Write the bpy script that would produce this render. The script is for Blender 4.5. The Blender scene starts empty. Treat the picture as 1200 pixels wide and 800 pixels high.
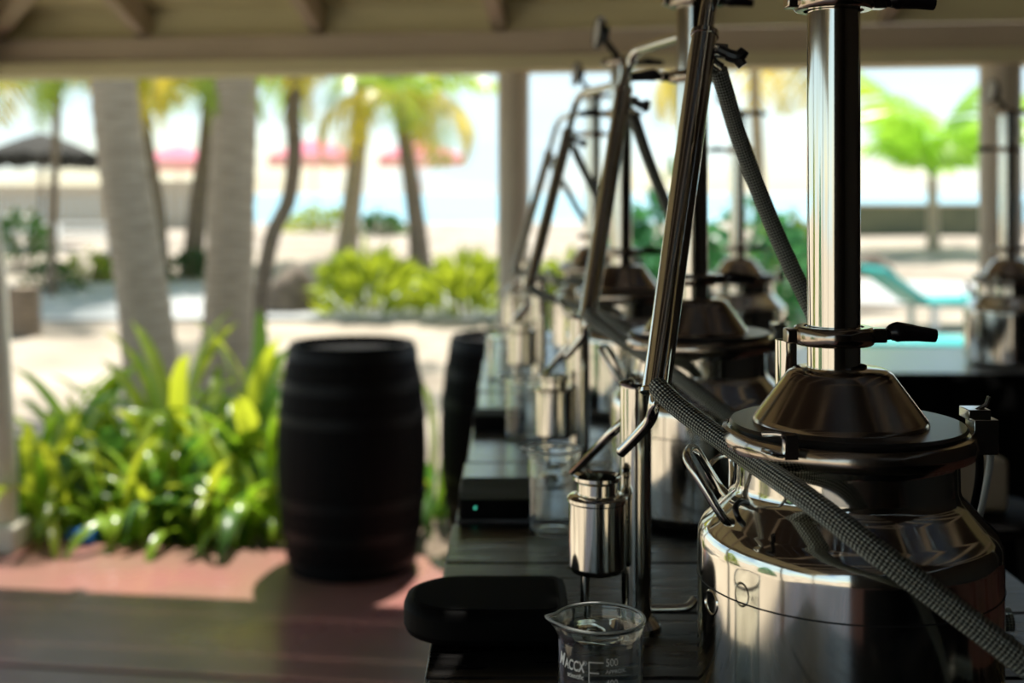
import bpy, math, random
from mathutils import Vector, Matrix
random.seed(7)
R = math.radians
SC = bpy.context.scene
COL = SC.collection

# ------------------------------------------------------------ camera, world, sun, exposure
EYE, HY, F = 1.61, 226.0, 1450.0          # eye height, horizon row, focal length in pixels (1200x800)
cd = bpy.data.cameras.new('camera'); cam = bpy.data.objects.new('camera', cd); COL.objects.link(cam)
cam.location = (0, 0, EYE); cam.rotation_euler = (R(90), 0, 0)
cd.sensor_width = 36; cd.lens = F / 1200 * 36; cd.shift_y = -(400 - HY) / 1200
cd.clip_end = 3000; cd.clip_start = .02
cd.dof.use_dof = True; cd.dof.focus_distance = 1.22; cd.dof.aperture_fstop = 3.3
SC.camera = cam
vs = SC.view_settings
vs.view_transform = 'Standard'; vs.look = 'None'; vs.gamma = 1; vs.exposure = 0.85; vs.use_curve_mapping = False
w = bpy.data.worlds.new('world'); SC.world = w; w.use_nodes = True
nt = w.node_tree; nt.nodes.clear()
wo = nt.nodes.new('ShaderNodeOutputWorld'); bg = nt.nodes.new('ShaderNodeBackground')
sky = nt.nodes.new('ShaderNodeTexSky'); sky.sky_type = 'NISHITA'; sky.sun_disc = False
sky.sun_elevation = R(62); sky.sun_rotation = R(11); sky.air_density = 1.0; sky.dust_density = .25; sky.ozone_density = 1.2
tc = nt.nodes.new('ShaderNodeTexCoord'); mp = nt.nodes.new('ShaderNodeMapping'); mp.inputs['Scale'].default_value = (3, 3, 9)
cl = nt.nodes.new('ShaderNodeTexNoise'); cl.inputs['Scale'].default_value = 1.6; cl.inputs['Detail'].default_value = 5
cr = nt.nodes.new('ShaderNodeValToRGB'); cr.color_ramp.elements[0].position = .42; cr.color_ramp.elements[1].position = .64
mx = nt.nodes.new('ShaderNodeMix'); mx.data_type = 'RGBA'
nt.links.new(tc.outputs['Generated'], mp.inputs[0]); nt.links.new(mp.outputs[0], cl.inputs['Vector'])
nt.links.new(cl.outputs['Fac'], cr.inputs[0]); nt.links.new(cr.outputs[0], mx.inputs['Factor'])
nt.links.new(sky.outputs[0], mx.inputs['A']); mx.inputs['B'].default_value = (5.6, 7.3, 8.0, 1)
nt.links.new(mx.outputs['Result'], bg.inputs[0]); bg.inputs[1].default_value = 0.095
nt.links.new(bg.outputs[0], wo.inputs[0])
sd = bpy.data.lights.new('sun', 'SUN'); sd.energy = 5.8; sd.angle = R(.6); sd.color = (1, .95, .86)
sun = bpy.data.objects.new('sun', sd); COL.objects.link(sun)
sun.rotation_euler = Vector((-.07, -.36, -.93)).to_track_quat('-Z', 'Y').to_euler()

# ------------------------------------------------------------ helpers
def P(px, py, y):
    return Vector(((px - 600) / F * y, y, EYE - (py - HY) / F * y))

class MB:
    def __init__(s): s.v = []; s.f = []; s.uv = []; s.has_uv = False
    def _add(s, vs, fs, uvs=None):
        n = len(s.v); s.v += [tuple(p) for p in vs]
        for k, fc in enumerate(fs):
            s.f.append(tuple(n + i for i in fc))
            if uvs: s.uv.append(uvs[k]); s.has_uv = True
            else: s.uv.append([(0, 0)] * len(fc))
        return s
    def box(s, c, d, M=None):
        c = Vector(c); vs = []
        for z in (-1, 1):
            for y in (-1, 1):
                for x in (-1, 1):
                    p = Vector((x * d[0] / 2, y * d[1] / 2, z * d[2] / 2))
                    vs.append(c + (M @ p if M else p))
        return s._add(vs, [(0, 2, 3, 1), (4, 5, 7, 6), (0, 1, 5, 4), (2, 6, 7, 3), (0, 4, 6, 2), (1, 3, 7, 5)])
    def lathe(s, prof, c=(0, 0, 0), n=48, M=None, warp=None):
        """profile of (r, z); closed at the axis where r = 0"""
        c = Vector(c); vs = []; rows = []
        pf = [prof[0]]
        for (ra, za), (rb, zb) in zip(prof, prof[1:]):       # support loops keep long straight runs straight
            ln = math.hypot(rb - ra, zb - za)
            if .02 < ln and ra > 1e-6 and rb > 1e-6:
                e = .0025 / ln; pf += [(ra + (rb - ra) * e, za + (zb - za) * e), (rb - (rb - ra) * e, zb - (zb - za) * e)]
            pf.append((rb, zb))
        for (r, z) in pf:
            if r <= 1e-6:
                rows.append([len(vs)] * n); p = Vector((0, 0, z)); vs.append(c + (M @ p if M else p))
            else:
                row = []
                for i in range(n):
                    a = 2 * math.pi * i / n
                    p = Vector((r * math.cos(a), r * math.sin(a), z))
                    if warp: p = warp(p, a, r, z)
                    row.append(len(vs)); vs.append(c + (M @ p if M else p))
                rows.append(row)
        fs = []
        for a, b in zip(rows, rows[1:]):
            for i in range(n):
                j = (i + 1) % n
                q = [a[i], a[j], b[j], b[i]]
                q2 = []
                for t in q:
                    if t not in q2: q2.append(t)
                if len(q2) > 2: fs.append(tuple(q2))
        return s._add(vs, fs)
    def tube(s, pts, rad, n=12, caps=True, smooth=0):
        pts = [Vector(p) for p in pts]
        if smooth: pts, rad = catmull(pts, rad, smooth)
        m = len(pts); rs = rad if isinstance(rad, (list, tuple)) else [rad] * m
        t0 = (pts[1] - pts[0]).normalized()
        up = Vector((0, 0, 1)) if abs(t0.z) < .9 else Vector((1, 0, 0))
        nx = (up - t0 * up.dot(t0)).normalized()
        vs = []; L = 0; us = []
        for i, p in enumerate(pts):
            t = (pts[min(i + 1, m - 1)] - pts[max(i - 1, 0)]).normalized()
            nx = (nx - t * nx.dot(t)).normalized(); by = t.cross(nx)
            if i: L += (p - pts[i - 1]).length
            us.append(L)
            for k in range(n):
                a = 2 * math.pi * k / n
                vs.append(p + (nx * math.cos(a) + by * math.sin(a)) * rs[i])
        fs = []; uv = []
        for i in range(m - 1):
            for k in range(n):
                k2 = (k + 1) % n
                fs.append((i * n + k, i * n + k2, (i + 1) * n + k2, (i + 1) * n + k))
                uv.append([(us[i], k / n), (us[i], (k + 1) / n), (us[i + 1], (k + 1) / n), (us[i + 1], k / n)])
        if caps:
            fs.append(tuple(reversed(range(n)))); uv.append([(0, 0)] * n)
            fs.append(tuple((m - 1) * n + k for k in range(n))); uv.append([(0, 0)] * n)
        return s._add(vs, fs, uv)
    def prism(s, outline, z0, z1):
        n = len(outline); vs = [(x, y, z0) for x, y in outline] + [(x, y, z1) for x, y in outline]
        fs = [tuple(reversed(range(n))), tuple(range(n, 2 * n))] + [(i, (i + 1) % n, n + (i + 1) % n, n + i) for i in range(n)]
        return s._add(vs, fs)
    def mesh(s, name, mat, ang=35):
        me = bpy.data.meshes.new(name); me.from_pydata(s.v, [], s.f)
        if s.has_uv:
            ul = me.uv_layers.new(name='UVMap'); flat = []
            for q in s.uv:
                for u in q: flat += [u[0], u[1]]
            ul.data.foreach_set('uv', flat)
        if mat: me.materials.append(mat)
        me.validate(); me.update()
        me.polygons.foreach_set('use_smooth', [True] * len(me.polygons))
        me.set_sharp_from_angle(angle=R(ang))
        return me
    def build(s, name, mat, parent=None, ang=35, bevel=0, loc=None):
        o = bpy.data.objects.new(name, s.mesh(name, mat, ang)); COL.objects.link(o)
        if parent: o.parent = parent
        if loc is not None: o.location = loc
        if bevel:
            b = o.modifiers.new('bevel', 'BEVEL'); b.width = bevel; b.segments = 2; b.limit_method = 'ANGLE'; b.angle_limit = R(40)
        return o

def catmull(pts, rad, k):
    out = []; ro = []
    rs = rad if isinstance(rad, (list, tuple)) else None
    for i in range(len(pts) - 1):
        p0, p1, p2, p3 = pts[max(i - 1, 0)], pts[i], pts[i + 1], pts[min(i + 2, len(pts) - 1)]
        for j in range(k):
            t = j / k
            out.append(.5 * ((2 * p1) + (p2 - p0) * t + (2 * p0 - 5 * p1 + 4 * p2 - p3) * t * t + (3 * p1 - p0 - 3 * p2 + p3) * t ** 3))
            if rs: ro.append(rs[i] * (1 - t) + rs[i + 1] * t)
    out.append(pts[-1])
    if rs: ro.append(rs[-1])
    return out, (ro if rs else rad)

def tag(o, label=None, cat=None, group=None, kind=None):
    if label: o['label'] = label
    if cat: o['category'] = cat
    if group: o['group'] = group
    if kind: o['kind'] = kind
    return o
def thing(name, loc, label, cat, group=None, rz=0):
    o = bpy.data.objects.new(name, None); COL.objects.link(o); o.empty_display_size = .05
    o.location = loc; o.rotation_euler.z = rz
    return tag(o, label, cat, group)
def inst(name, me, parent, loc=(0, 0, 0), rot=(0, 0, 0), scale=1):
    o = bpy.data.objects.new(name, me); COL.objects.link(o); o.parent = parent
    o.location = loc; o.rotation_euler = rot
    o.scale = (scale,) * 3 if isinstance(scale, (int, float)) else scale
    return o

# ------------------------------------------------------------ materials
def pmat(name, col, rough=.5, metal=0, col2=None, nscale=5, stretch=(1, 1, 1), bump=0, bscale=None, spec=None, coat=0, rough2=None, detail=4):
    m = bpy.data.materials.new(name); m.use_nodes = True; t = m.node_tree; b = t.nodes['Principled BSDF']
    b.inputs['Base Color'].default_value = (*col, 1); b.inputs['Roughness'].default_value = rough; b.inputs['Metallic'].default_value = metal
    if spec is not None: b.inputs['Specular IOR Level'].default_value = spec
    if coat: b.inputs['Coat Weight'].default_value = coat; b.inputs['Coat Roughness'].default_value = .12
    if col2 or bump or rough2 is not None:
        c = t.nodes.new('ShaderNodeTexCoord'); mp = t.nodes.new('ShaderNodeMapping'); mp.inputs['Scale'].default_value = stretch
        n = t.nodes.new('ShaderNodeTexNoise'); n.inputs['Scale'].default_value = nscale; n.inputs['Detail'].default_value = detail
        t.links.new(c.outputs['Object'], mp.inputs[0]); t.links.new(mp.outputs[0], n.inputs['Vector'])
        rp = t.nodes.new('ShaderNodeMapRange'); rp.inputs[1].default_value = .35; rp.inputs[2].default_value = .65
        t.links.new(n.outputs['Fac'], rp.inputs[0])
        if col2:
            x = t.nodes.new('ShaderNodeMix'); x.data_type = 'RGBA'
            x.inputs['A'].default_value = (*col, 1); x.inputs['B'].default_value = (*col2, 1)
            t.links.new(rp.outputs[0], x.inputs['Factor']); t.links.new(x.outputs['Result'], b.inputs['Base Color'])
        if rough2 is not None:
            x = t.nodes.new('ShaderNodeMix'); x.inputs['A'].default_value = rough; x.inputs['B'].default_value = rough2
            t.links.new(rp.outputs[0], x.inputs['Factor']); t.links.new(x.outputs['Result'], b.inputs['Roughness'])
        if bump:
            bn = t.nodes.new('ShaderNodeBump'); bn.inputs['Strength'].default_value = bump; bn.inputs['Distance'].default_value = .01
            if bscale:
                n2 = t.nodes.new('ShaderNodeTexNoise'); n2.inputs['Scale'].default_value = bscale; n2.inputs['Detail'].default_value = 4
                t.links.new(mp.outputs[0], n2.inputs['Vector']); t.links.new(n2.outputs['Fac'], bn.inputs['Height'])
            else: t.links.new(n.outputs['Fac'], bn.inputs['Height'])
            t.links.new(bn.outputs[0], b.inputs['Normal'])
    return m
def leafmat(name, c1, c2, nscale=3, trans=.45, rough=.35):
    m = pmat(name, c1, rough, 0, c2, nscale); t = m.node_tree; b = t.nodes['Principled BSDF']; o = t.nodes['Material Output']
    tr = t.nodes.new('ShaderNodeBsdfTranslucent'); tr.inputs[0].default_value = (min(1, c1[0] * 1.5), min(1, c1[1] * 1.35), c1[2] * .8, 1)
    x = t.nodes.new('ShaderNodeMixShader'); x.inputs[0].default_value = trans
    t.links.new(b.outputs[0], x.inputs[1]); t.links.new(tr.outputs[0], x.inputs[2]); t.links.new(x.outputs[0], o.inputs['Surface'])
    return m
def braidmat(name, na=20, pitch=.0072):
    m = bpy.data.materials.new(name); m.use_nodes = True; t = m.node_tree; b = t.nodes['Principled BSDF']
    uv = t.nodes.new('ShaderNodeUVMap'); sp = t.nodes.new('ShaderNodeSeparateXYZ'); t.links.new(uv.outputs[0], sp.inputs[0])
    def mth(op, a, c=None):
        n = t.nodes.new('ShaderNodeMath'); n.operation = op
        for i, q in enumerate((a, c)):
            if q is None: continue
            if isinstance(q, (int, float)): n.inputs[i].default_value = q
            else: t.links.new(q, n.inputs[i])
        return n.outputs[0]
    u = mth('MULTIPLY', sp.outputs[0], 2 * math.pi / pitch); v = mth('MULTIPLY', sp.outputs[1], 2 * math.pi * na / 2)
    a = mth('SINE', mth('ADD', u, v)); c = mth('SINE', mth('SUBTRACT', u, v))
    h = mth('MAXIMUM', a, c); g = mth('MULTIPLY', a, c)
    rp = t.nodes.new('ShaderNodeMapRange'); rp.inputs[1].default_value = -.25; rp.inputs[2].default_value = .75; t.links.new(g, rp.inputs[0])
    x = t.nodes.new('ShaderNodeMix'); x.data_type = 'RGBA'; x.inputs['A'].default_value = (.016, .018, .016, 1); x.inputs['B'].default_value = (.55, .57, .50, 1)
    t.links.new(rp.outputs[0], x.inputs['Factor']); t.links.new(x.outputs['Result'], b.inputs['Base Color'])
    b.inputs['Metallic'].default_value = .55; b.inputs['Roughness'].default_value = .32
    bn = t.nodes.new('ShaderNodeBump'); bn.inputs['Strength'].default_value = .8; bn.inputs['Distance'].default_value = .0015
    t.links.new(g, bn.inputs['Height']); t.links.new(bn.outputs[0], b.inputs['Normal'])
    return m
def glassmat(name):
    m = bpy.data.materials.new(name); m.use_nodes = True; b = m.node_tree.nodes['Principled BSDF']
    b.inputs['Transmission Weight'].default_value = 1; b.inputs['Roughness'].default_value = .0; b.inputs['IOR'].default_value = 1.47
    b.inputs['Base Color'].default_value = (.97, 1, .98, 1); return m
def emat(name, col, s):
    m = bpy.data.materials.new(name); m.use_nodes = True; b = m.node_tree.nodes['Principled BSDF']
    b.inputs['Base Color'].default_value = (0, 0, 0, 1); b.inputs['Emission Color'].default_value = (*col, 1); b.inputs['Emission Strength'].default_value = s; return m

STEEL = pmat('polished_steel', (.80, .77, .69), .07, 1, None, 40, (1, 1, .02), rough2=.13)
STEELD = pmat('lid_steel', (.52, .44, .36), .12, 1, None, 30, rough2=.2)
ROD = pmat('steel_rod', (.75, .73, .67), .14, 1)
BLACKP = pmat('black_plastic', (.003, .003, .003), .6, spec=.06)
LIDDARK = pmat('lid_dark_reflection', (.012, .010, .009), .28)  # near-black lid plate colour stands in for dark reflections on steel
BLACKM = pmat('black_cap', (.006, .004, .005), .3)
BLACKR = pmat('black_rubber', (.003, .003, .003), .85, spec=.1)
WIRE = pmat('seam_line', (.01, .01, .01), .6)
WHITEP = pmat('white_print', (.85, .85, .82), .6)
BRAID = braidmat('braided_hose')
GLASS = glassmat('clear_glass')
DIAL = pmat('dial_face', (.75, .75, .72), .4)
LED = emat('green_light', (.1, .9, .6), .5)
TWOOD = pmat('dark_table_wood', (.003, .0027, .0025), .24, 0, (.009, .008, .0075), 7, (1.2, 9, 1), bump=.07, rough2=.38, spec=.45)
BLACKW = pmat('black_painted_wood', (.003, .0025, .002), .7, 0, (.005, .004, .004), 12, (1, 1, .15), spec=.15)
STAVE = pmat('dark_barrel_wood', (.002, .0017, .0015), .7, 0, (.004, .003, .003), 9, (1, 1, .1), bump=.2, spec=.12)
HOOP = pmat('barrel_hoop', (.012, .012, .012), .5, .6, spec=.2)
FLOOR = pmat('red_painted_floor', (.27, .115, .10), .24, 0, (.18, .10, .068), 1.6, bump=.06, bscale=9, rough2=.42)
PAINT = pmat('cream_paint', (.62, .53, .42), .55, 0, (.55, .47, .37), 3, bump=.08)
BOARD = pmat('ceiling_board_paint', (.76, .72, .46), .6, 0, (.68, .64, .41), 3, (.6, 4, 4), bump=.1)
POSTM = pmat('post_paint', (.70, .65, .53), .5, 0, (.62, .57, .47), 4, bump=.06)
DARKWALL = pmat('dark_wall_boards', (.018, .012, .009), .7, 0, (.03, .02, .015), 5, (1, 1, 6))
SAND = pmat('sand', (.42, .36, .285), .9, 0, (.22, .18, .135), .9, bump=.5, bscale=5, detail=8)
SOIL = pmat('soil', (.08, .055, .035), .95, 0, (.16, .12, .08), 9, bump=.6)
PATH = pmat('grey_path', (.42, .43, .42), .85, 0, (.34, .35, .35), 3)
SEA = pmat('sea_water', (.20, .42, .50), .3, 0, (.28, .50, .56), .05, (1, 4, 1), bump=.3, bscale=.6)
BARK = pmat('palm_bark', (.46, .37, .27), .85, 0, (.32, .25, .175), 6, (1, 1, 6), bump=.5)
BARKD = pmat('dark_palm_bark', (.24, .18, .13), .85, 0, (.14, .105, .075), 6, (1, 1, 6), bump=.5)
ROCK = pmat('brown_rock', (.20, .155, .115), .9, 0, (.11, .085, .065), 6, bump=.8)
LEAF1 = leafmat('lily_leaf', (.17, .32, .025), (.30, .42, .035), rough=.25)
LEAF2 = leafmat('lily_leaf_dark', (.05, .14, .03), (.11, .22, .04))
LEAF3 = leafmat('lily_leaf_yellow', (.33, .40, .04), (.24, .36, .04), rough=.25)
FROND1 = leafmat('frond_green', (.22, .36, .03), (.34, .42, .05), 1)
FROND2 = leafmat('frond_yellow', (.55, .44, .06), (.40, .42, .05), 1)
FROND3 = leafmat('frond_bright', (.25, .50, .06), (.38, .58, .08), 1)
BUSHG = leafmat('bush_teal_green', (.05, .19, .09), (.10, .30, .13), 2)
BUSHY = leafmat('bush_yellow_green', (.30, .38, .04), (.10, .22, .025), 2)
BUSHD = leafmat('bush_dark_green', (.03, .09, .02), (.07, .16, .03), 2)
PINK = leafmat('pink_canvas', (.80, .28, .42), (.85, .40, .52), 1, .5, .8)
PINKW = leafmat('pale_pink_canvas', (.85, .60, .66), (.85, .70, .72), 1, .5, .8)
THATCH = pmat('dark_thatch', (.02, .02, .016), .95, 0, (.045, .04, .03), 14, bump=.8)
CREAMW = pmat('beige_wall', (.52, .44, .33), .85, 0, (.44, .37, .28), 1.5)
WHITE = pmat('white_paint', (.78, .78, .76), .5)
OLIVE = pmat('olive_wall', (.10, .11, .07), .9, 0, (.15, .15, .09), 2)
TEAL = pmat('teal_plastic', (.03, .42, .40), .4)
BLUE = pmat('blue_plastic', (.02, .18, .60), .35)
CARD = pmat('cream_cloth', (.62, .56, .42), .8, 0, (.55, .48, .36), 8)
MATCORD = pmat('white_cord', (.65, .68, .66), .4)

# ------------------------------------------------------------ the porch: frame u along the front beam, v inward
YAW = R(8)
CORNER = Vector((-2.37, 5.62, 0))
U = Vector((math.cos(YAW), -math.sin(YAW), 0)); V = Vector((-math.sin(YAW), -math.cos(YAW), 0))
MB8 = Matrix((( U.x, -V.x, 0), (U.y, -V.y, 0), (0, 0, 1)))      # columns: u, outward, up
def B(u, v, z): return CORNER + U * u + V * v + Vector((0, 0, z))
def ub(mb, u0, u1, v0, v1, z0, z1): return mb.box(B((u0 + u1) / 2, (v0 + v1) / 2, (z0 + z1) / 2), (abs(u1 - u0), abs(v1 - v0), z1 - z0), MB8)
def structure(o): o['kind'] = 'structure'; return o
ULEN, VLEN = 8.5, 10.0
# floor: two painted slabs with a dark joint
fl = MB(); ub(fl, -.12, ULEN, -.14, VLEN, -.14, -.02); floor = structure(fl.build('floor', SOIL))
for (v0, v1) in ((-.14, 1.28), (1.305, VLEN)):
    s = MB(); ub(s, -.12, ULEN, v0, v1, -.03, 0); s.build('slab', FLOOR, floor, bevel=.004)
# beams
def beam(name, u0, u1, v0, v1):
    horiz = abs(u1 - u0) > abs(v1 - v0)
    m = MB()
    ub(m, u0, u1, v0, v1, 2.185, 2.295)
    o = structure(m.build(name, PAINT, bevel=.006))
    m = MB()
    if horiz: ub(m, u0, u1, v0 - .015, v1 + .045, 2.125, 2.185)
    else: ub(m, u0 - .015, u1 + .018, v0, v1, 2.125, 2.185)
    m.build('lower_plate', BOARD, o, bevel=.004)
    return o
beam('trim_1', -.08, ULEN, -.07, .07); beam('trim_2', -.07, .07, .09, VLEN)
# posts with base blocks
def post(u, v, lean=0, r=.068):
    o = MB().tube([(lean, 0, 2.125), (lean * .3, 0, 1.2), (0, 0, .3), (.0, 0, .0)], r, 20).build('porch_post', POSTM, loc=B(u, v, 0))
    MB().box((0, 0, .06), (.21, .21, .12)).build('base_block', POSTM, o, bevel=.01)
    structure(o); return o
post(.05, 0, -.16, .075); post(2.40, 0); post(4.39, 0, 0, .082); post(6.4, 0)
for v in (3.2, 6.4, 9.6): post(0, v)
# ceiling: mitred hip, boards run parallel to each eave
PITCH = math.tan(R(18)); Z0 = 2.30; OV = .38
ceil = structure(MB().box((0, 0, 0), (.02, .02, .02)).build('ceiling', BOARD, loc=B(5.2, 5.2, Z0 + .12 + 5.2 * PITCH + .03)))
inv = -ceil.location
CEILSHADE = pmat('ceiling_shade_brown', (.035, .022, .014), .6, 0, (.05, .032, .02), 4)  # unseen inner ceiling coloured dark to dim its reflection in the steel
def quadboard(pts, mat, th=.018):
    m = MB(); up = Vector((0, 0, th)); vs = [p + inv for p in pts] + [p + inv + up for p in pts]
    m._add(vs, [(3, 2, 1, 0), (4, 5, 6, 7), (0, 1, 5, 4), (1, 2, 6, 5), (2, 3, 7, 6), (3, 0, 4, 7)])
    m.build('ceiling_board', mat, ceil, bevel=.003)
bw = .165; d = -OV
while d < 5.1:
    a, b = d, d + bw - .006
    za, zb = Z0 + .125 + a * PITCH, Z0 + .125 + b * PITCH
    bm_ = BOARD if a < 1.2 else CEILSHADE
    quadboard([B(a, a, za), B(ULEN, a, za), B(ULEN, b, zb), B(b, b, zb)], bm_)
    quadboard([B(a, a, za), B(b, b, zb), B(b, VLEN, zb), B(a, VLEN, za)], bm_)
    d += bw
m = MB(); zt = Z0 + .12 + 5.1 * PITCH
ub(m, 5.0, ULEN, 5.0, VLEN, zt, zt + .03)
mm = m.build('flat_panel', CEILSHADE, ceil, loc=inv)
def rafter(p0, p1, wd=.06, dp=.115):
    d = (p1 - p0); L = d.length; d.normalize(); side = Vector((0, 0, 1)).cross(d).normalized(); up = d.cross(side)
    M = Matrix((d, side, up)).transposed()
    MB().box((p0 + p1) / 2 + inv, (L, wd, dp), M).build('rafter', PAINT, ceil, bevel=.004)
for k in range(10):
    u = .74 + .8 * k
    e = 5.0 if u > 5 else u
    rafter(B(u, -OV, Z0 - OV * PITCH + .06), B(u, e, Z0 + e * PITCH + .06))
for k in range(11):
    v = .74 + .8 * k
    e = 5.0 if v > 5 else v
    rafter(B(-OV, v, Z0 - OV * PITCH + .06), B(e, v, Z0 + e * PITCH + .06))
rafter(B(-OV, -OV, Z0 - OV * PITCH + .05), B(5, 5, Z0 + 5 * PITCH + .05), .075, .13)
m = MB(); ub(m, -.04, ULEN, -.035, -.01, 2.295, 2.43); structure(m.build('trim_3', BOARD))
m = MB(); ub(m, -.035, -.01, .0, VLEN, 2.295, 2.43); structure(m.build('trim_4', BOARD))
# dark walls on the bar side (behind and to the right of the viewer)
m = MB(); ub(m, 2.8, ULEN, VLEN - .1, VLEN, 0, 4.0); structure(m.build('wall_back', DARKWALL))
m = MB(); ub(m, ULEN - .1, ULEN, .1, VLEN, 0, 4.0); structure(m.build('wall_right', DARKWALL))
m = MB(); ub(m, 4.85, ULEN, -.05, .05, 0, 2.12); structure(m.build('wall_front_light_block', DARKWALL))  # unseen wall added to block light from the right front

m = MB(); m.prism([(.1, -4.2), (4.2, -4.2), (4.2, .55), (.1, .55)], .0, .012); structure(m.build('added_reflection_mat', BLACKR))  # unseen black sheet added to keep red floor out of the can's reflection
# ------------------------------------------------------------ ground, sea
def gh(x, y):
    if y < 8: return -.10
    if y < 20: return -.10 + (y - 8) / 12 * .72
    if y < 32: return .62 + (y - 20) / 12 * .22
    if y < 60: return .84 - (y - 32) / 28 * 1.9
    return -1.2
g = MB(); xs = [-70 + i * 3.5 for i in range(41)]; ys = [-30 + j * 2 for j in range(50)]
vv = [(x, y, gh(x, y) + (.05 * math.sin(x * .9 + y * .5) * math.sin(y * .7) if y > 10 else 0)) for y in ys for x in xs]
nx = len(xs); g._add(vv, [(j * nx + i, j * nx + i + 1, (j + 1) * nx + i + 1, (j + 1) * nx + i) for j in range(len(ys) - 1) for i in range(nx - 1)])
structure(g.build('ground', SAND, ang=80))
s = MB(); s._add([(-900, 46, -.35), (900, 46, -.35), (900, 2500, -.35), (-900, 2500, -.35)], [(0, 1, 2, 3)]); structure(s.build('sea', SEA))
s = MB(); ub(s, -1.5, 7, -1.9, -.16, -.16, -.085); structure(s.build('planting_bed', SOIL))
# grey path slab crossing the sand
pth = MB()
a, b = P(-60, 350, 13.2), P(640, 352, 13.4); c, d2 = P(640, 322, 16.3), P(-60, 320, 16.1)
for q in (a, b, c, d2): q.z = gh(q.x, q.y) + .05
low = [q - Vector((0, 0, .25)) for q in (a, b, c, d2)]
pth._add([a, b, c, d2] + low, [(0, 1, 2, 3), (0, 4, 5, 1), (1, 5, 6, 2), (2, 6, 7, 3), (3, 7, 4, 0)]); structure(pth.build('path', PATH))

# ------------------------------------------------------------ tables
TZ = 1.095
TWOOD2 = pmat('grey_table_wood', (.05, .05, .052), .13, 0, (.09, .09, .093), 7, (1.2, 9, 1), bump=.015, rough2=.24, spec=.7)
def plank_table(x0, x1, y0, y1, label, n, wood=TWOOD):
    t = thing('plank_table', ((x0 + x1) / 2, (y0 + y1) / 2, 0), label, 'table', 'tables of the still row')
    L = y1 - y0; pw = L / n; W = x1 - x0
    pm = None
    for k in range(n):
        jx = random.uniform(-.004, .004)
        m = MB().box((0, 0, 0), (W, pw - .004, .038)) if pm is None else None
        if m: pm = m.mesh('plank', wood)
        o = inst('plank', pm, t, (jx, -L / 2 + pw * (k + .5), TZ - .019 + random.uniform(-.0008, 0)))
        bv = o.modifiers.new('bevel', 'BEVEL'); bv.width = .003; bv.segments = 2
    for sx in (-1, 1):
        MB().box((sx * (W / 2 - .06), 0, TZ - .038 - .045), (.03, L - .12, .09)).build('apron', BLACKW, t)
        for sy in (-1, 1):
            MB().box((sx * (W / 2 - .06), sy * (L / 2 - .08), (TZ - .13) / 2), (.07, .07, TZ - .13)).build('leg', BLACKW, t)
    for sy in (-1, 1):
        MB().box((0, sy * (L / 2 - .06), TZ - .083), (W - .15, .03, .09)).build('apron', BLACKW, t)
    return t
plank_table(-.09, .68, .70, 1.93, 'nearest dark plank table, carrying the large still and glass beaker in front', 6)
plank_table(-.088, .62, 1.95, 3.20, 'middle dark plank table of the row, under the second and third stills', 6, TWOOD2)
plank_table(-.086, .62, 3.22, 4.60, 'farthest dark plank table of the row, in front of the middle porch post', 7, TWOOD2)
TZ2 = 1.05
t = thing('skirted_table', (1.35, 4.18, 0), 'table with pale reflecting top and black skirt, on the right behind the stills', 'table')
MB().box((0, 0, TZ2 - .015), (1.75, .66, .03)).build('tabletop', pmat('pale_laminate', (.30, .32, .36), .22), t, bevel=.005)
# skirt of folds
m = MB(); n = 90; top = []; bot = []
for i in range(n + 1):
    q = i / n; x = -.87 + 1.74 * q; yy = -.335 - .008 * math.sin(q * 70)
    top.append((x, yy, TZ2 - .002)); bot.append((x, yy - .012 * math.sin(q * 70) - .01, .02))
m._add(top + bot, [(i, i + 1, n + 2 + i, n + 1 + i) for i in range(n)])
sk = m.build('skirt', BLACKR, t, ang=80); sm = sk.modifiers.new('thick', 'SOLIDIFY'); sm.thickness = .004
for sx in (-1, 1):
    for sy in (-1, 1): MB().box((sx * .8, sy * .27, (TZ2 - .03) / 2), (.05, .05, TZ2 - .03)).build('leg', BLACKW, t)

# ------------------------------------------------------------ stills
O1 = Vector((.327, 1.21, TZ))
def L(px, py, y): return P(px, py, y) - O1
def lz(dz): return dz + EYE - TZ        # height relative to eye -> above table
def clampM(ang): return Matrix.Rotation(ang, 3, 'Z')
def tri_clamp(parent, c, r, ang, name='clamp', hlen=.042):
    """two-piece pipe clamp with hinge bolt and black wing nut"""
    c = Vector(c)
    m = MB().lathe([(r, -.009), (r + .008, -.009), (r + .0105, -.005), (r + .0105, .005), (r + .008, .009), (r, .009)], c, 40)
    M = clampM(ang)
    m.box(c + M @ Vector((r + .014, 0, 0)), (.016, .016, .014), M); m.box(c + M @ Vector((-r - .013, 0, 0)), (.012, .018, .014), M)
    o = m.build(name, STEELD, parent, bevel=.0015)
    h = MB().tube([c + M @ Vector((r + .018, 0, 0)), c + M @ Vector((r + .030, 0, .001))], .0055, 10)
    h.tube([c + M @ Vector((r + .026, 0, .001)), c + M @ Vector((r + .034, 0, .003)), c + M @ Vector((r + .030 + hlen * .6, 0, .001)), c + M @ Vector((r + .03 + hlen, 0, -.001))], [.007, .010, .0075, .0065], 10, smooth=4)
    h.build('wing_nut', BLACKM, o)
    return o

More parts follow.
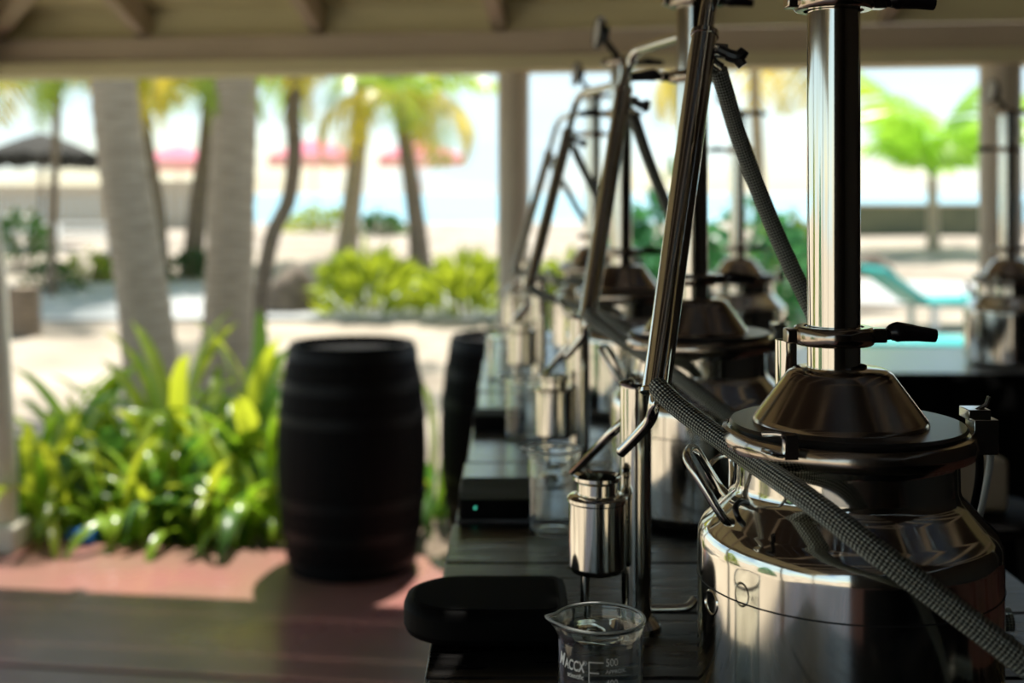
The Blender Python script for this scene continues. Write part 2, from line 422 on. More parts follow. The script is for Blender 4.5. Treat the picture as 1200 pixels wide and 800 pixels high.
def make_still(loc, label, cb=(0, 0, 0), ct=(0, 0, 0), near=False, full=True, rz=0, cond=True, hose=True):
    t = thing('milk_can_still', loc, label, 'still', 'steel stills on the tables', rz)
    n = 96 if near else 48
    zs, zn, zr = lz(-.327), lz(-.294), lz(-.236)
    body = MB().lathe([(0, .004), (.130, .004), (.1395, .008), (.144, .018), (.1445, .06), (.1445, zs - .014), (.1435, zs - .004), (.139, zs + .004), (.131, zs + .011),
                       (.113, zn - .002), (.1075, zn + .003), (.1055, zn + .010), (.105, zr - .02), (.107, zr - .008), (.1175, zr - .002), (.1185, zr + .003), (.116, zr + .006), (.108, zr + .006)], (0, 0, 0), n).build('can_body', STEEL, t, ang=50)
    seam = MB().lathe([(.1448, 0), (.1455, .0007), (.1448, .0014)], (0, 0, lz(-.374)), n); seam.build('seam', WIRE, body)
    # lid plate, cone, ferrule
    MB().lathe([(0, zr + .004), (.108, zr + .004), (.113, zr + .010), (.111, zr + .013), (.086, zr + .013), (0, zr + .013)], (0, 0, 0), n).build('lid', LIDDARK, t)
    z0 = zr + .012; z1 = lz(-.172); cx = -.0065
    MB().lathe([(.0845, z0), (.0835, z0 + .004), (.0545, z1 - .009), (.050, z1 - .003), (.043, z1 + .001), (.026, z1 + .002), (.0255, z1 + .004)], (cx, 0, 0), n).build('cone', STEELD, t, ang=50)
    cx = -.0125; zc = lz(-.139)
    MB().lathe([(.0255, z1 - .002), (.0255, zc - .008), (.031, zc - .005), (.031, zc)], (cx, 0, 0), 40).build('ferrule', STEEL, t)
    tri_clamp(t, (cx, 0, zc), .029, R(2))
    zt = lz(.187)
    MB().lathe([(.031, zc), (.031, zc + .005), (.0255, zc + .009), (.0255, zt - .008), (.031, zt - .004), (.031, zt)], (cx, 0, 0), 56).build('column', STEEL, t)
    tri_clamp(t, (cx, 0, zt), .029, R(4) if near else R(184))
    ztop = lz(.312)
    MB().lathe([(.031, zt), (.031, zt + .004), (.0255, zt + .008), (.0255, ztop - .01), (.031, ztop - .005), (.031, ztop), (.026, ztop + .008), (.012, ztop + .012), (0, ztop + .012)], (cx, 0, 0), 40).build('column_head', STEEL, t)
    tri_clamp(t, (cx, 0, ztop - .003), .029, R(6))
    # dial thermometer leaning up and left from the head
    d = Vector((-.62, -.12, .77)).normalized(); p0 = Vector((cx, 0, ztop))
    M = d.to_track_quat('Z', 'Y').to_matrix()
    th = MB().tube([p0, p0 + d * .06], .008, 12).build('thermometer', BLACKM, t)
    fx = Vector((-1, -.15, .12)).normalized(); Mf = fx.to_track_quat('Z', 'Y').to_matrix(); pc = p0 + d * .085
    MB().lathe([(0, -.024), (.016, -.022), (.022, -.010), (.036, -.006), (.039, -.004), (.039, .006), (.036, .008), (.035, .005), (0, .005)], pc, 28, Mf).build('dial_case', BLACKM, th)
    MB().lathe([(.0345, .0052), (0, .0056)], pc, 28, Mf).build('dial_face', DIAL, th)
    # lid clamp band with toggle and hinge
    bz = zr - .004
    bd = MB().lathe([(.1165, -.010), (.1205, -.009), (.1225, -.003), (.1225, .004), (.1195, .010), (.115, .011)], (0, 0, bz), n).build('clamp_band', STEELD, t)
    tg = MB().box((.131, -.004, bz + .004), (.024, .024, .034)); tg.box((.128, .006, bz + .024), (.022, .026, .010)); tg.tube([(.124, 0, bz + .026), (.138, .004, bz + .032), (.142, .006, bz + .040)], .0022, 8)
    tg.build('toggle', ROD, bd, bevel=.002)
    hb = MB().tube([L(893, 508, 1.105), L(915, 509, 1.10), L(920, 517, 1.10), L(919, 533, 1.10), L(905, 531, 1.10), L(893, 527, 1.105)], .0024, 10, smooth=4)
    hb.box(L(926, 523, 1.104), (.012, .012, .022)); hb.build('hinge', ROD, bd)
    # rod handles
    MB().tube([L(858, 612, 1.128), L(848, 607, 1.125), L(826, 572, 1.13), L(807, 541, 1.14), L(806, 530, 1.16), L(810, 525, 1.19), L(817, 529, 1.20), L(832, 553, 1.205), L(843, 570, 1.21), L(849, 577, 1.215)], .0042, 12, smooth=5).build('handle', ROD, t)
    MB().tube([L(836, 572, 1.30), L(829, 552, 1.30), L(838, 538, 1.30), L(852, 533, 1.30), L(857, 540, 1.30), L(857, 572, 1.29)], .0028, 10, smooth=5).build('handle', ROD, t)
    MB().tube([L(871, 614, 1.115), L(865, 606, 1.105), L(862, 594, 1.11), L(868, 588, 1.12), L(876, 590, 1.128)], .0028, 10, smooth=4).build('bracket', BLACKM, t)
    MB().lathe([(.0105, -.0012), (.0118, 0), (.0105, .0012), (.0095, 0), (.0105, -.0012)], L(838, 704, 1.135) + Vector((-.004, -.004, 0)), 28, Vector((-.93, -.36, 0)).to_track_quat('Z', 'Y').to_matrix()).build('ring', ROD, t)
    if cond:
        cb = Vector(cb); ct = Vector(ct)
        b0 = L(768, 462, 1.30) + cb; t0 = L(826, 40, 1.45) + ct; ax = (t0 - b0).normalized()
        M = ax.to_track_quat('Z', 'Y').to_matrix(); ln = (t0 - b0).length
        cn = MB().lathe([(0, 0), (.0165, 0), (.0165, .004), (.0150, .006), (.0150, ln - .004), (.0165, ln - .003), (.0165, ln + .003), (.009, ln + .004), (0, ln + .004)], b0, 40, M).build('condenser', STEEL, t)
        arm_z = lz(.258)
        bend = t0 + ax * ((arm_z - .022 - t0.z) / ax.z); colp = Vector((cx, 0, arm_z))
        top = t0 + ax * ((arm_z - t0.z) / ax.z)
        hd = (colp - top).normalized()
        a0_, a2_ = top - ax * .055, top + hd * .06
        arc = [(a0_ * (1 - q) ** 2 + top * 2 * q * (1 - q) + a2_ * q * q) for q in [i / 10 for i in range(11)]]
        MB().tube([t0] + arc + [colp - hd * .02], .0095, 14).build('vapour_arm', STEEL, t)
        # water fittings
        ft = MB().tube([t0 - ax * .02, t0 - ax * .021 + Vector((.028, .0, -.002))], .009, 12).tube([t0 - ax * .03, t0 - ax * .03 + Vector((.022, .004, -.014))], .008, 12).build('water_fitting', ROD, cn)
        wp = L(859, 68, 1.44) + ct
        wn = MB().tube([t0 - ax * .021 + Vector((.018, -.004, 0)), wp + Vector((-.006, -.006, .004))], .006, 10)
        wn.tube([wp + Vector((-.008, -.006, .0035)), wp + Vector((.004, -.008, .0)), wp + Vector((.012, -.009, .008))], [.007, .008, .006], 10, smooth=3)
        wn.tube([wp + Vector((.002, -.008, .001)), wp + Vector((.010, -.009, -.010))], [.007, .006], 10)
        wn.build('wing_nut', BLACKM, cn)
        # spout
        sp = [b0 + ax * .006, b0 - ax * .012, b0 + (L(762, 492, 1.31) - L(768, 462, 1.30)), b0 + (L(746, 511, 1.325) - L(768, 462, 1.30)), b0 + (L(727, 530, 1.34) - L(768, 462, 1.30))]
        so = MB().tube(sp, .0062, 14, caps=False, smooth=6).build('spout', STEEL, cn)
        sm = so.modifiers.new('wall', 'SOLIDIFY'); sm.thickness = .0012; sm.offset = -1
        if hose:
            dd = cb
            pts = [L(772, 452, 1.31) + dd, L(774, 457, 1.285) + dd * .95, L(800, 481, 1.26) + dd * .8, L(860, 525, 1.195) + dd * .5, L(940, 580, 1.08) + dd * .2, L(1020, 641, 1.02), L(1100, 701, .995), L(1200, 776, .97), L(1300, 851, .955), L(1400, 922, .955), Vector((.25, -.24, .015)), Vector((.30, -.22, .012)), Vector((.31, -.14, .012))]
            if not near: pts = pts[:8] + [L(1300, 851, .955), L(1400, 922, .955), Vector((.25, -.24, .015)), Vector((.30, -.22, .012)), Vector((.31, -.14, .012))]
            MB().tube(pts, .0108, 16, smooth=10).build('water_hose', BRAID, t)
            pts = [L(842, 82, 1.445) + ct, L(849, 105, 1.455) + ct, L(869, 170, 1.485) + ct * .8, L(906, 265, 1.50) + ct * .6, L(945, 350, 1.49) + ct * .3, L(985, 430, 1.47), L(1022, 520, 1.45), L(1050, 610, 1.44), Vector((.10, .235, .06)), Vector((.16, .25, .012)), Vector((.26, .24, .012))]
            MB().tube(pts, .0105, 16, smooth=10).build('water_hose', BRAID, t)
    if near:
        MB().lathe([(.0112, 0), (.0112, .078), (.0105, .078), (.0105, .02), (0, .02)], L(921, 398, 1.29) - Vector((0, 0, .078)), 24).build('vent_pipe', STEEL, t)
        MB().tube([L(1112, 575, 1.24), L(1113, 555, 1.25), L(1122, 533, 1.27), L(1136, 521, 1.28), L(1147, 530, 1.33), L(1146, 570, 1.38), L(1130, 640, 1.40), Vector((.17, .22, .006)), Vector((.24, .26, .006))], .0045, 10, smooth=5).build('power_cord', BLACKR, t)
        MB().tube([L(1128, 522, 1.31), L(1140, 515, 1.32), L(1156, 524, 1.37), L(1160, 545, 1.41), L(1140, 640, 1.43), Vector((.20, .26, .006)), Vector((.28, .3, .006))], .004, 10, smooth=5).build('sensor_cord', MATCORD, t)
    return t
S2 = Vector((.3035, 2.0, TZ)); S3 = Vector((.271, 2.93, TZ)); S4 = Vector((.271, 3.95, TZ))
make_still(O1, 'largest sharp steel can still with tall column, nearest in the row', near=True)
make_still(S2, 'second steel still of the row, its cone showing just left of the nearest column')
make_still(S3, 'third steel still of the row, slightly blurred, its dial above a bent pipe', (-.055, 0, -.03), (-.025, 0, -.03))
make_still(S4, 'fourth and farthest steel still of the row, blurred beside the middle porch post', (-.085, 0, -.05), (-.045, 0, -.05))
make_still((P(870, 0, 4.1).x, 4.12, TZ2), 'blurred dark steel still behind the second still, on the skirted table', hose=False, cond=False)
make_still((P(1184, 0, 4.05).x, 4.05, TZ2), 'blurred steel still at the right edge, before the right porch post', hose=False, cond=False)

# ------------------------------------------------------------ parrots (overflow cups beside each still)
OP = P(745, 0, 1.47); OP.z = TZ
def make_parrot(loc, label):
    t = thing('overflow_parrot', loc, label, 'parrot', 'overflow parrots beside the stills')
    def Q(px, py, y): return P(px, py, y) - OP
    h = .290
    MB().lathe([(0, .012), (.0185, .012), (.0185, h - .003), (.020, h), (.0185, h + .001), (.0165, h - .003), (.0165, .02), (0, .02)], (0, 0, 0), 40).build('tall_tube', STEEL, t)
    MB().lathe([(0, 0), (.030, 0), (.030, .004), (.022, .012), (0, .012)], (0, 0, 0), 32).build('foot', ROD, t)
    MB().tube([Q(760, 713, 1.49), Q(790, 713, 1.49), Q(806, 711, 1.49), Q(815, 702, 1.495)], .0055, 12, smooth=5).build('drain_pipe', ROD, t)
    c = Q(700, 0, 1.45); c.z = 0
    hz = lambda dz: dz + EYE - TZ
    cup = MB().lathe([(0, hz(-.442)), (.030, hz(-.442)), (.0335, hz(-.437)), (.0335, hz(-.362)), (.0355, hz(-.360)), (.0355, hz(-.356)), (.032, hz(-.353)), (.0235, hz(-.352)), (.0235, hz(-.339)), (.0285, hz(-.335)), (.0285, hz(-.331)), (.0225, hz(-.333)), (.0215, hz(-.36)), (0, hz(-.37))], c, 40).build('cup', STEEL, t)
    MB().tube([c + Vector((.030, .003, hz(-.385))), Vector((-.017, 0, hz(-.385)))], .005, 12).build('link_pipe', STEEL, t)
    MB().tube([c + Vector((-.014, -.004, hz(-.438))), c + Vector((-.014, -.004, .028)), c + Vector((-.005, 0, .019)), Vector((-.017, 0, .019))], .0055, 12, smooth=4).build('link_pipe', STEEL, t)
    MB().lathe([(0, 0), (.024, 0), (.024, .004), (.012, .010), (0, .010)], c + Vector((-.014, -.004, 0)), 28).build('foot', ROD, t)
    ov = MB().tube([Q(740, 486, 1.475), Q(715, 509, 1.52), Q(672, 553, 1.60)], .0058, 14, caps=False).build('overflow_pipe', STEEL, t)
    sm = ov.modifiers.new('wall', 'SOLIDIFY'); sm.thickness = .0011; sm.offset = -1
    return t
rel = OP - O1
make_parrot(OP, 'sharp steel overflow parrot with tall tube and cup, beside the nearest still')
make_parrot(S2 + rel, 'blurred steel overflow parrot with tall tube, beside the second still')
make_parrot(S3 + rel + Vector((-.02, 0, 0)), 'blurred steel overflow parrot beside the third still')
make_parrot(S4 + rel + Vector((-.04, -.1, 0)), 'farthest steel overflow parrot, beside the fourth still')

# ------------------------------------------------------------ beakers
RB, RR, HB = .0392, .0418, .127
def spoutwarp(p, a, r, z):
    k = max(0, (z - (HB - .016)) / .016); da = (a - math.pi - .12 + math.pi) % (2 * math.pi) - math.pi
    q = math.exp(-(da / .26) ** 2) * k * k
    return Vector((p.x * (1 + .20 * q), p.y * (1 + .20 * q), p.z + .002 * q))
def beaker_mesh():
    pr = [(0, 0), (RB - .006, 0), (RB - .002, .0015), (RB, .006), (RB, HB - .014), (RB + .0006, HB - .008), (RR - .0004, HB - .0032), (RR + .0002, HB - .0016), (RR - .0002, HB - .0002), (RR - .0014, HB + .0006), (RR - .0026, HB + .0002), (RR - .0032, HB - .0014),
          (RB - .0012, HB - .007), (RB - .0021, HB - .014), (RB - .0021, .007), (RB - .006, .0032), (0, .003)]
    return MB().lathe(pr, (0, 0, 0), 72, warp=spoutwarp).mesh('glass', GLASS, 60)
BM = beaker_mesh()
RIMG = pmat('rim_highlight_white', (.85, .88, .84), .28); RIMG.node_tree.nodes['Principled BSDF'].inputs['Transmission Weight'].default_value = .45  # pale rough rim puts a bright highlight into the glass colour
RIMM = MB().lathe([(RR - .0012 + .0013 * math.cos(a), HB + .0004 + .0011 * math.sin(a)) for a in [k * math.pi / 5 for k in range(11)]], (0, 0, 0), 72, warp=spoutwarp).mesh('rim', RIMG, 80)
def text_part(parent, name, body, size, ang, z, shear=0, sx=1, font_w=.0):
    cu = bpy.data.curves.new('t', 'FONT'); cu.body = body; cu.size = size; cu.shear = shear; cu.offset = font_w
    ob = bpy.data.objects.new('t', cu); COL.objects.link(ob)
    dg = bpy.context.evaluated_depsgraph_get(); me = bpy.data.meshes.new_from_object(ob.evaluated_get(dg))
    bpy.data.objects.remove(ob); me.materials.clear(); me.materials.append(WHITEP)
    rr = RB + .0003
    for v in me.vertices:
        a = R(-90) + ang + v.co.x * sx / rr; zz = z + v.co.y
        v.co = Vector((rr * math.cos(a), rr * math.sin(a), zz))
    o = bpy.data.objects.new(name, me); COL.objects.link(o); o.parent = parent
    return o
def tick(parent, a0, a1, z, h=.0008):
    m = MB(); n = 8; rr = RB + .0003
    vs = []
    for i in range(n + 1):
        a = R(-90) + a0 + (a1 - a0) * i / n
        vs += [(rr * math.cos(a), rr * math.sin(a), z - h / 2), (rr * math.cos(a), rr * math.sin(a), z + h / 2)]
    m._add(vs, [(2 * i, 2 * i + 2, 2 * i + 3, 2 * i + 1) for i in range(n)])
    return m.build('scale_mark', WHITEP, parent)
def make_beaker(px, y, label, near=False):
    q = P(px, 0, y); q.z = TZ
    t = thing('glass_beaker', q, label, 'beaker', 'glass beakers on the tables')
    inst('glass', BM, t); inst('rim', RIMM, t)
    if near:
        vd = math.atan2(q.x, q.y)                      # text turned a little with the line of sight
        def A(p): return math.asin(max(-.98, min(.98, (p - 703) / 50.5))) - vd
        zt = HB - .0385
        text_part(t, 'print', 'M', .0160, A(657), zt + .0035, .35, .62, .0003)
        text_part(t, 'print', 'ACCX', .0130, A(663), zt + .0025, .1, .60, .0003)
        text_part(t, 'print', '\u00ae', .0055, A(683.5), zt + .009)
        text_part(t, 'print', 'scientific', .0060, A(666), zt - .0042, 0, .85, .0001)
        z5 = HB - .0262; st = .0186
        tick(t, A(690.5), A(707), z5); tick(t, A(690.5), A(702), z5 - st / 2); tick(t, A(690.5), A(707), z5 - st); tick(t, A(690.5), A(702), z5 - st * 1.5); tick(t, A(690.5), A(707), z5 - st * 2)
        tick(t, A(690.2), A(691.1), z5 - st, 2 * st)
        text_part(t, 'print', '500', .0095, A(709.5), z5 - .003, 0, .8)
        text_part(t, 'print', 'APPROX.', .0046, A(709.5), z5 - .0095, 0, 1.05)
        text_part(t, 'print', '400', .0095, A(709.5), z5 - st - .003, 0, .8)
    else:
        o = tick(t, R(-20), R(20), HB - .03)
    return t
make_beaker(703, 1.13, 'sharp glass beaker with white printed scale, nearest the viewer', True)
make_beaker(649, 1.88, 'empty glass beaker behind the sharp overflow cup')
make_beaker(614, 2.60, 'blurred glass beaker on the middle table, second behind the overflow cup')
make_beaker(588, 3.42, 'farthest blurred glass beaker, under the middle porch post')

# ------------------------------------------------------------ black trays and control boxes on the left side of the table
def rrect(x0, x1, y0, y1, rl, rr, n=10):
    o = []
    for cx, cy, a0, r in ((x1 - rr, y1 - rr, 0, rr), (x0 + rl, y1 - rl, 90, rl), (x0 + rl, y0 + rl, 180, rl), (x1 - rr, y0 + rr, 270, rr)):
        for i in range(n + 1):
            a = R(a0 + 90 * i / n); o.append((cx + r * math.cos(a), cy + r * math.sin(a)))
    return o
t = thing('black_tray', (-.03, 1.465, TZ), 'thick black tray with rounded end, overhanging the near table edge', 'tray')
MB().prism(rrect(-.098, .096, -.070, .082, .070, .02), 0, .040).build('body', BLACKP, t, bevel=.010)
MB().prism(rrect(-.085, .082, -.056, .062, .055, .015), .040, .0412).build('rubber_mat', BLACKR, t)
for (y0, y1, lab, led) in ((1.955, 2.115, 'flat black box with tiny green light, beside the empty glass beaker', True), (2.69, 2.79, 'small flat black box farther along the left table edge', False)):
    t = thing('control_box', (.0, (y0 + y1) / 2, TZ), lab, 'box', 'black boxes along the table edge')
    MB().prism(rrect(-.085, .03, (y0 - y1) / 2, (y1 - y0) / 2, .008, .008, 4), 0, .030).build('case', BLACKP, t, bevel=.003)
    MB().box((-.03, (y0 - y1) / 2 - .0005, .016), (.05, .002, .018)).build('panel', BLACKR, t)
    if led: MB().lathe([(.0022, 0), (.0018, .0012), (0, .0018)], (-.058, (y0 - y1) / 2 - .001, .018), 12, Matrix.Rotation(R(90), 3, 'X')).build('indicator', LED, t)

# ------------------------------------------------------------ barrels
def make_barrel(px, y, h, rb, label):
    q = P(px, 0, y); q.z = 0
    t = thing('barrel', q, label, 'barrel', 'black barrels at the deck edge')
    ns = 26; per = 5
    def rad(z): u = (z / h - .5) * 2; return rb * (1 - .17 * u * u)
    sm = MB(); rows = 14; vs = []
    dA = 2 * math.pi / ns
    for i in range(rows + 1):
        z = h * i / rows; r = rad(z)
        for k in range(4):
            a = (-.5 + k / 3) * dA * .985; vs.append((r * math.cos(a), r * math.sin(a), z))
    for i in range(rows + 1):
        z = h * i / rows; r = rad(z) - .028
        for k in (0, 3):
            a = (-.5 + k / 3) * dA * .985; vs.append((r * math.cos(a), r * math.sin(a), z))
    fs = [(i * 4 + k, i * 4 + k + 1, i * 4 + 5 + k, i * 4 + 4 + k) for i in range(rows) for k in range(3)]
    N = 4 * (rows + 1)
    for i in range(rows):
        a, b = i * 4, i * 4 + 4; c, d = N + 2 * i, N + 2 * i + 2
        fs += [(c, a, b, d), (a + 3, c + 1, d + 1, b + 3)]
    T = rows * 4; TB = N + 2 * rows
    fs += [(T, T + 1, T + 2, T + 3, TB + 1, TB), (N, N + 1, 3, 2, 1, 0)]
    sm._add(vs, fs); me = sm.mesh('stave', STAVE)
    for k in range(ns): inst('stave', me, t, (0, 0, 0), (0, 0, k * dA))
    for zz in (.02, .16, .30, .66, .80, .935):
        z = h * zz; z2 = z + .045
        MB().lathe([(rad(z) - .001, z), (rad(z) + .004, z), (rad(z2) + .004, z2), (rad(z2) - .001, z2)], (0, 0, 0), 52).build('hoop', HOOP, t)
    MB().lathe([(0, h - .035), (rad(h) - .02, h - .035), (rad(h) - .02, h - .05), (0, h - .05)], (0, 0, 0), 40).build('barrel_head', STAVE, t)
    return t
make_barrel(413, 5.36, .965, .322, 'large black barrel standing clear beside the leafy plants')
make_barrel(597, 5.80, .945, .325, 'second black barrel, half hidden behind the plank tables')

# ------------------------------------------------------------ bar stool with folded cloth, right
q = P(1140, 0, 2.7); q.z = 0
t = thing('bar_stool', q, 'dark bar stool between the nearest still and the skirted table', 'stool')
zs = .925
MB().lathe([(0, zs - .03), (.15, zs - .03), (.165, zs - .02), (.165, zs - .006), (.155, zs), (0, zs)], (0, 0, 0), 36).build('seat', BLACKW, t)
for k in range(4):
    a = R(45 + 90 * k); MB().tube([(.11 * math.cos(a), .11 * math.sin(a), zs - .02), (.19 * math.cos(a), .19 * math.sin(a), 0)], .016, 10).build('leg', BLACKW, t)
m = MB(); m.lathe([(.150, .30), (.162, .30), (.162, .316), (.150, .316), (.150, .30)], (0, 0, 0), 32); m.build('foot_ring', BLACKW, t)
c = MB().prism(rrect(-.065, .065, -.05, .05, .012, .012, 4), 0, .115).build('folded_cloth', CARD, bevel=.012, loc=q + Vector((-.005, 0, zs)))
tag(c, 'cream folded cloth pile right of the nearest still neck', 'cloth')

# ------------------------------------------------------------ vegetation
def strap_leaf(Ln, wd, droop, rise, fold=.25, n=9):
    m = MB(); vs = []
    for i in range(n + 1):
        s = i / n
        ang = rise - droop * s * s * 1.0
        if i == 0: p = Vector((0, 0, 0))
        else: p = p + Vector((math.cos(ang), 0, math.sin(ang))) * (Ln / n)
        ww = wd * (.55 + .9 * s) * (1 - s ** 3) ** .7 if s < 1 else .001
        tw = Vector((0, ww / 2, 0))
        vs += [p - tw + Vector((0, 0, fold * ww)), p, p + tw + Vector((0, 0, fold * ww))]
    m._add(vs, [q for i in range(n) for q in ((3 * i, 3 * i + 1, 3 * i + 4, 3 * i + 3), (3 * i + 1, 3 * i + 2, 3 * i + 5, 3 * i + 4))])
    return m
LILY = []
for k in range(9):
    mt = (LEAF1, LEAF2, LEAF1, LEAF3, LEAF1, LEAF2, LEAF1, LEAF3, LEAF1)[k]
    LILY.append(strap_leaf(.62 + .05 * (k % 4), .062 + .008 * (k % 3), (1.5, 2.4, .8, 1.9, 2.9, 1.2, 2.2, .9, 2.6)[k], R((74, 66, 82, 60, 70, 78, 55, 84, 62)[k])).mesh('leaf', mt, 80))
def lily(x, y, z, n, sc, label):
    t = thing('lily_plant', (x, y, z), label, 'plant', 'leafy plants along the deck')
    a0 = random.random() * 6.28
    for k in range(n):
        me = LILY[random.randrange(len(LILY))]
        a = a0 + k * 2.4 + random.uniform(-.3, .3); s = sc * random.uniform(.65, 1.15)
        inst('leaf', me, t, (.05 * math.cos(a), .05 * math.sin(a), random.uniform(0, .08)), (random.uniform(-.25, .25), random.uniform(-.2, .3), a), s)
    return t
lil = [(45, 6.0, 1.0, 'leftmost leafy plant beside the slanting left post'), (88, 5.95, .75, 'low leafy plant above the blue cup'), (135, 5.92, .8, 'low front leafy plant before the leaning thick palm trunk'), (185, 5.95, .85, 'front leafy plant midway along the bed'), (235, 5.9, .75, 'front leafy plant arching over the sunlit floor'), (285, 5.9, .85, 'front leafy plant with drooping leaves left of the barrel'), (322, 6.0, .8, 'leafy plant touching the side of the large barrel'),
       (70, 6.5, 1.05, 'back leafy plant near the left post'), (120, 6.45, 1.1, 'back leafy plant left of the leaning thick trunk'), (165, 6.6, 1.05, 'back leafy plant at the foot of the leaning thick trunk'), (215, 6.5, 1.25, 'tallest leafy plant, between the two thick trunks'), (262, 6.55, 1.15, 'back leafy plant before the straight thick trunk'), (308, 6.5, 1.15, 'back leafy plant just left of the barrel top'), (90, 7.1, 1.0, 'rear leafy plant on the left edge of the bed'), (195, 7.2, 1.15, 'rear leafy plant between the thick trunks'), (290, 7.2, 1.2, 'rear leafy plant behind the barrel'), (508, 6.35, .85, 'leafy plant seen in the gap between the two barrels')]
for (px, y, s, lab) in lil:
    q = P(px, 0, y); lily(q.x, y, -.09, 27, s * 1.06, lab)

def frond_mesh(Ln, droop, mat, nl=26, lw=.035, ll=.34, hang=.6):
    m = MB(); pts = []; p = Vector((0, 0, 0)); n = nl
    for i in range(n + 1):
        s = i / n; pts.append(p.copy()); ang = R(38) - droop * s ** 1.4
        p = p + Vector((math.cos(ang), 0, math.sin(ang))) * (Ln / n)
    m.tube(pts[::2] + [pts[-1]], [max(.004, .022 * (1 - i / (n / 2 + 1))) * Ln / 2 for i in range(len(pts[::2]) + 1)], 5, caps=False)
    for i in range(3, n + 1):
        s = i / n; q = pts[i]; l = Ln * ll * math.sin(math.pi * (.14 + .80 * s)) ** .8
        f = (pts[i] - pts[i - 1]).normalized()
        for sd in (-1, 1):
            h = hang * random.uniform(.6, 1.4)
            d = (f * .55 + Vector((0, sd, 0)) + Vector((0, 0, -h))).normalized()
            e = q + d * l + Vector((0, 0, -.12 * l)); mid = q + d * l * .45
            wv = f * lw * Ln / 2.2
            m._add([q - wv * .5, mid - wv, e, mid + wv, q + wv * .5], [(0, 1, 3, 4), (1, 2, 3)])
    return m.mesh('frond', mat, 80)
FR = {'g': [frond_mesh(2.2, R(d), FROND1) for d in (70, 105, 140)], 'y': [frond_mesh(2.2, R(d), FROND2) for d in (130, 160)], 'b': [frond_mesh(2.2, R(d), FROND3, 24, .05, .36, .5) for d in (60, 95, 130)]}
def palm(pts, r0, r1, bark, label, cn=0, fl=1.0, kinds='gggy', ctop=None, up=.0, group='coconut palms beyond the deck'):
    """pts: world points from ground to crown"""
    base = Vector(pts[0]); t = thing('palm_tree', base, label, 'palm tree', group)
    sm, _ = catmull([Vector(p) - base for p in pts], None, 8)
    # resample into ring steps
    Ls = [0]
    for a, b in zip(sm, sm[1:]): Ls.append(Ls[-1] + (b - a).length)
    tot = Ls[-1]; path = []; rad = []; stp = .07; k = 0; i = 0
    while k * stp <= tot:
        s = k * stp
        while i < len(Ls) - 2 and Ls[i + 1] < s: i += 1
        f = (s - Ls[i]) / max(1e-6, Ls[i + 1] - Ls[i]); path.append(sm[i].lerp(sm[i + 1], f))
        rr = r0 + (r1 - r0) * (s / tot) ** .8; rr *= 1 + .25 * math.exp(-s * 3.5)
        rad.append(rr * (1.0 if k % 2 else .955)); k += 1
    MB().tube(path, rad, 16).build('trunk', bark, t, ang=80)
    if cn:
        top = path[-1]
        for k in range(cn):
            kd = kinds[k % len(kinds)]; me = FR[kd][k % len(FR[kd])]
            inst('frond', me, t, top, (0, random.uniform(-.25, .35) - up, 6.283 * k / cn * 1.0 + random.uniform(-.2, .2)), fl * random.uniform(.8, 1.15))
    return t
def G(px, y): q = P(px, 0, y); q.z = gh(q.x, y) - .03; return q
palm([G(186, 8.6), P(168, 350, 8.6), P(148, 220, 8.6), P(133, 95, 8.6), P(118, -120, 8.7), P(100, -480, 9.0)], .20, .125, BARK, 'thick pale palm trunk leaning left, rising from the leafy plants', 10, 1.1)
palm([G(262, 9.6), P(268, 350, 9.6), P(272, 220, 9.6), P(276, 95, 9.6), P(280, -120, 9.6), P(285, -400, 9.8)], .205, .145, BARK, 'thick pale palm trunk standing straight, right of the leaning one', 10, 1.1)
palm([G(187, 17), P(183, 250, 17), P(172, 180, 17), P(163, 120, 17), P(160, 85, 17)], .14, .11, BARKD, 'thin dark palm trunk close behind the leaning thick one', 12, 1.1, 'ggyg')
palm([G(225, 17.5), P(232, 240, 17.5), P(241, 175, 17.5), P(246, 115, 17.5), P(248, 92, 17.5)], .15, .11, BARKD, 'slender brown palm leaning right, between the two thick trunks', 12, 1.0, 'gygg')
palm([G(300, 10.6), P(303, 370, 10.6), P(318, 280, 10.8), P(338, 235, 11), P(345, 180, 11), P(343, 130, 11), P(348, 80, 11), P(350, 50, 11)], .075, .07, BARKD, 'thin crooked dark trunk right of the straight thick palm', 10, 1.0, 'ggy')
palm([G(405, 19), P(411, 250, 19), P(420, 170, 19), P(425, 100, 19), P(428, 78, 19)], .175, .12, BARK, 'grey palm leaning slightly right, behind the yellow green bush', 13, 1.0, 'gygg')
palm([G(493, 17.5), P(488, 260, 17.5), P(477, 180, 17.5), P(469, 128, 17.5), P(467, 112, 17.5)], .155, .10, BARKD, 'short palm with yellowing crown, left of the middle post', 13, .85, 'gygy')
palm([G(60, 15), P(62, 250, 15), P(66, 150, 15), P(68, 88, 15)], .05, .05, BARKD, 'slim palm with hanging fronds at the upper left', 10, .9, 'gyg')
palm([G(1094, 21), P(1093, 235, 21), P(1092, 205, 21)], .11, .08, BARK, 'young bright green palm seen right of the nearest column', 11, 1.05, 'bbb', up=.55)
palm([G(890, 15), P(889, 200, 15), P(885, 120, 15), P(884, 60, 15)], .09, .075, BARK, 'thin palm with orange frond, seen just left of the nearest column', 9, .8, 'gyy')

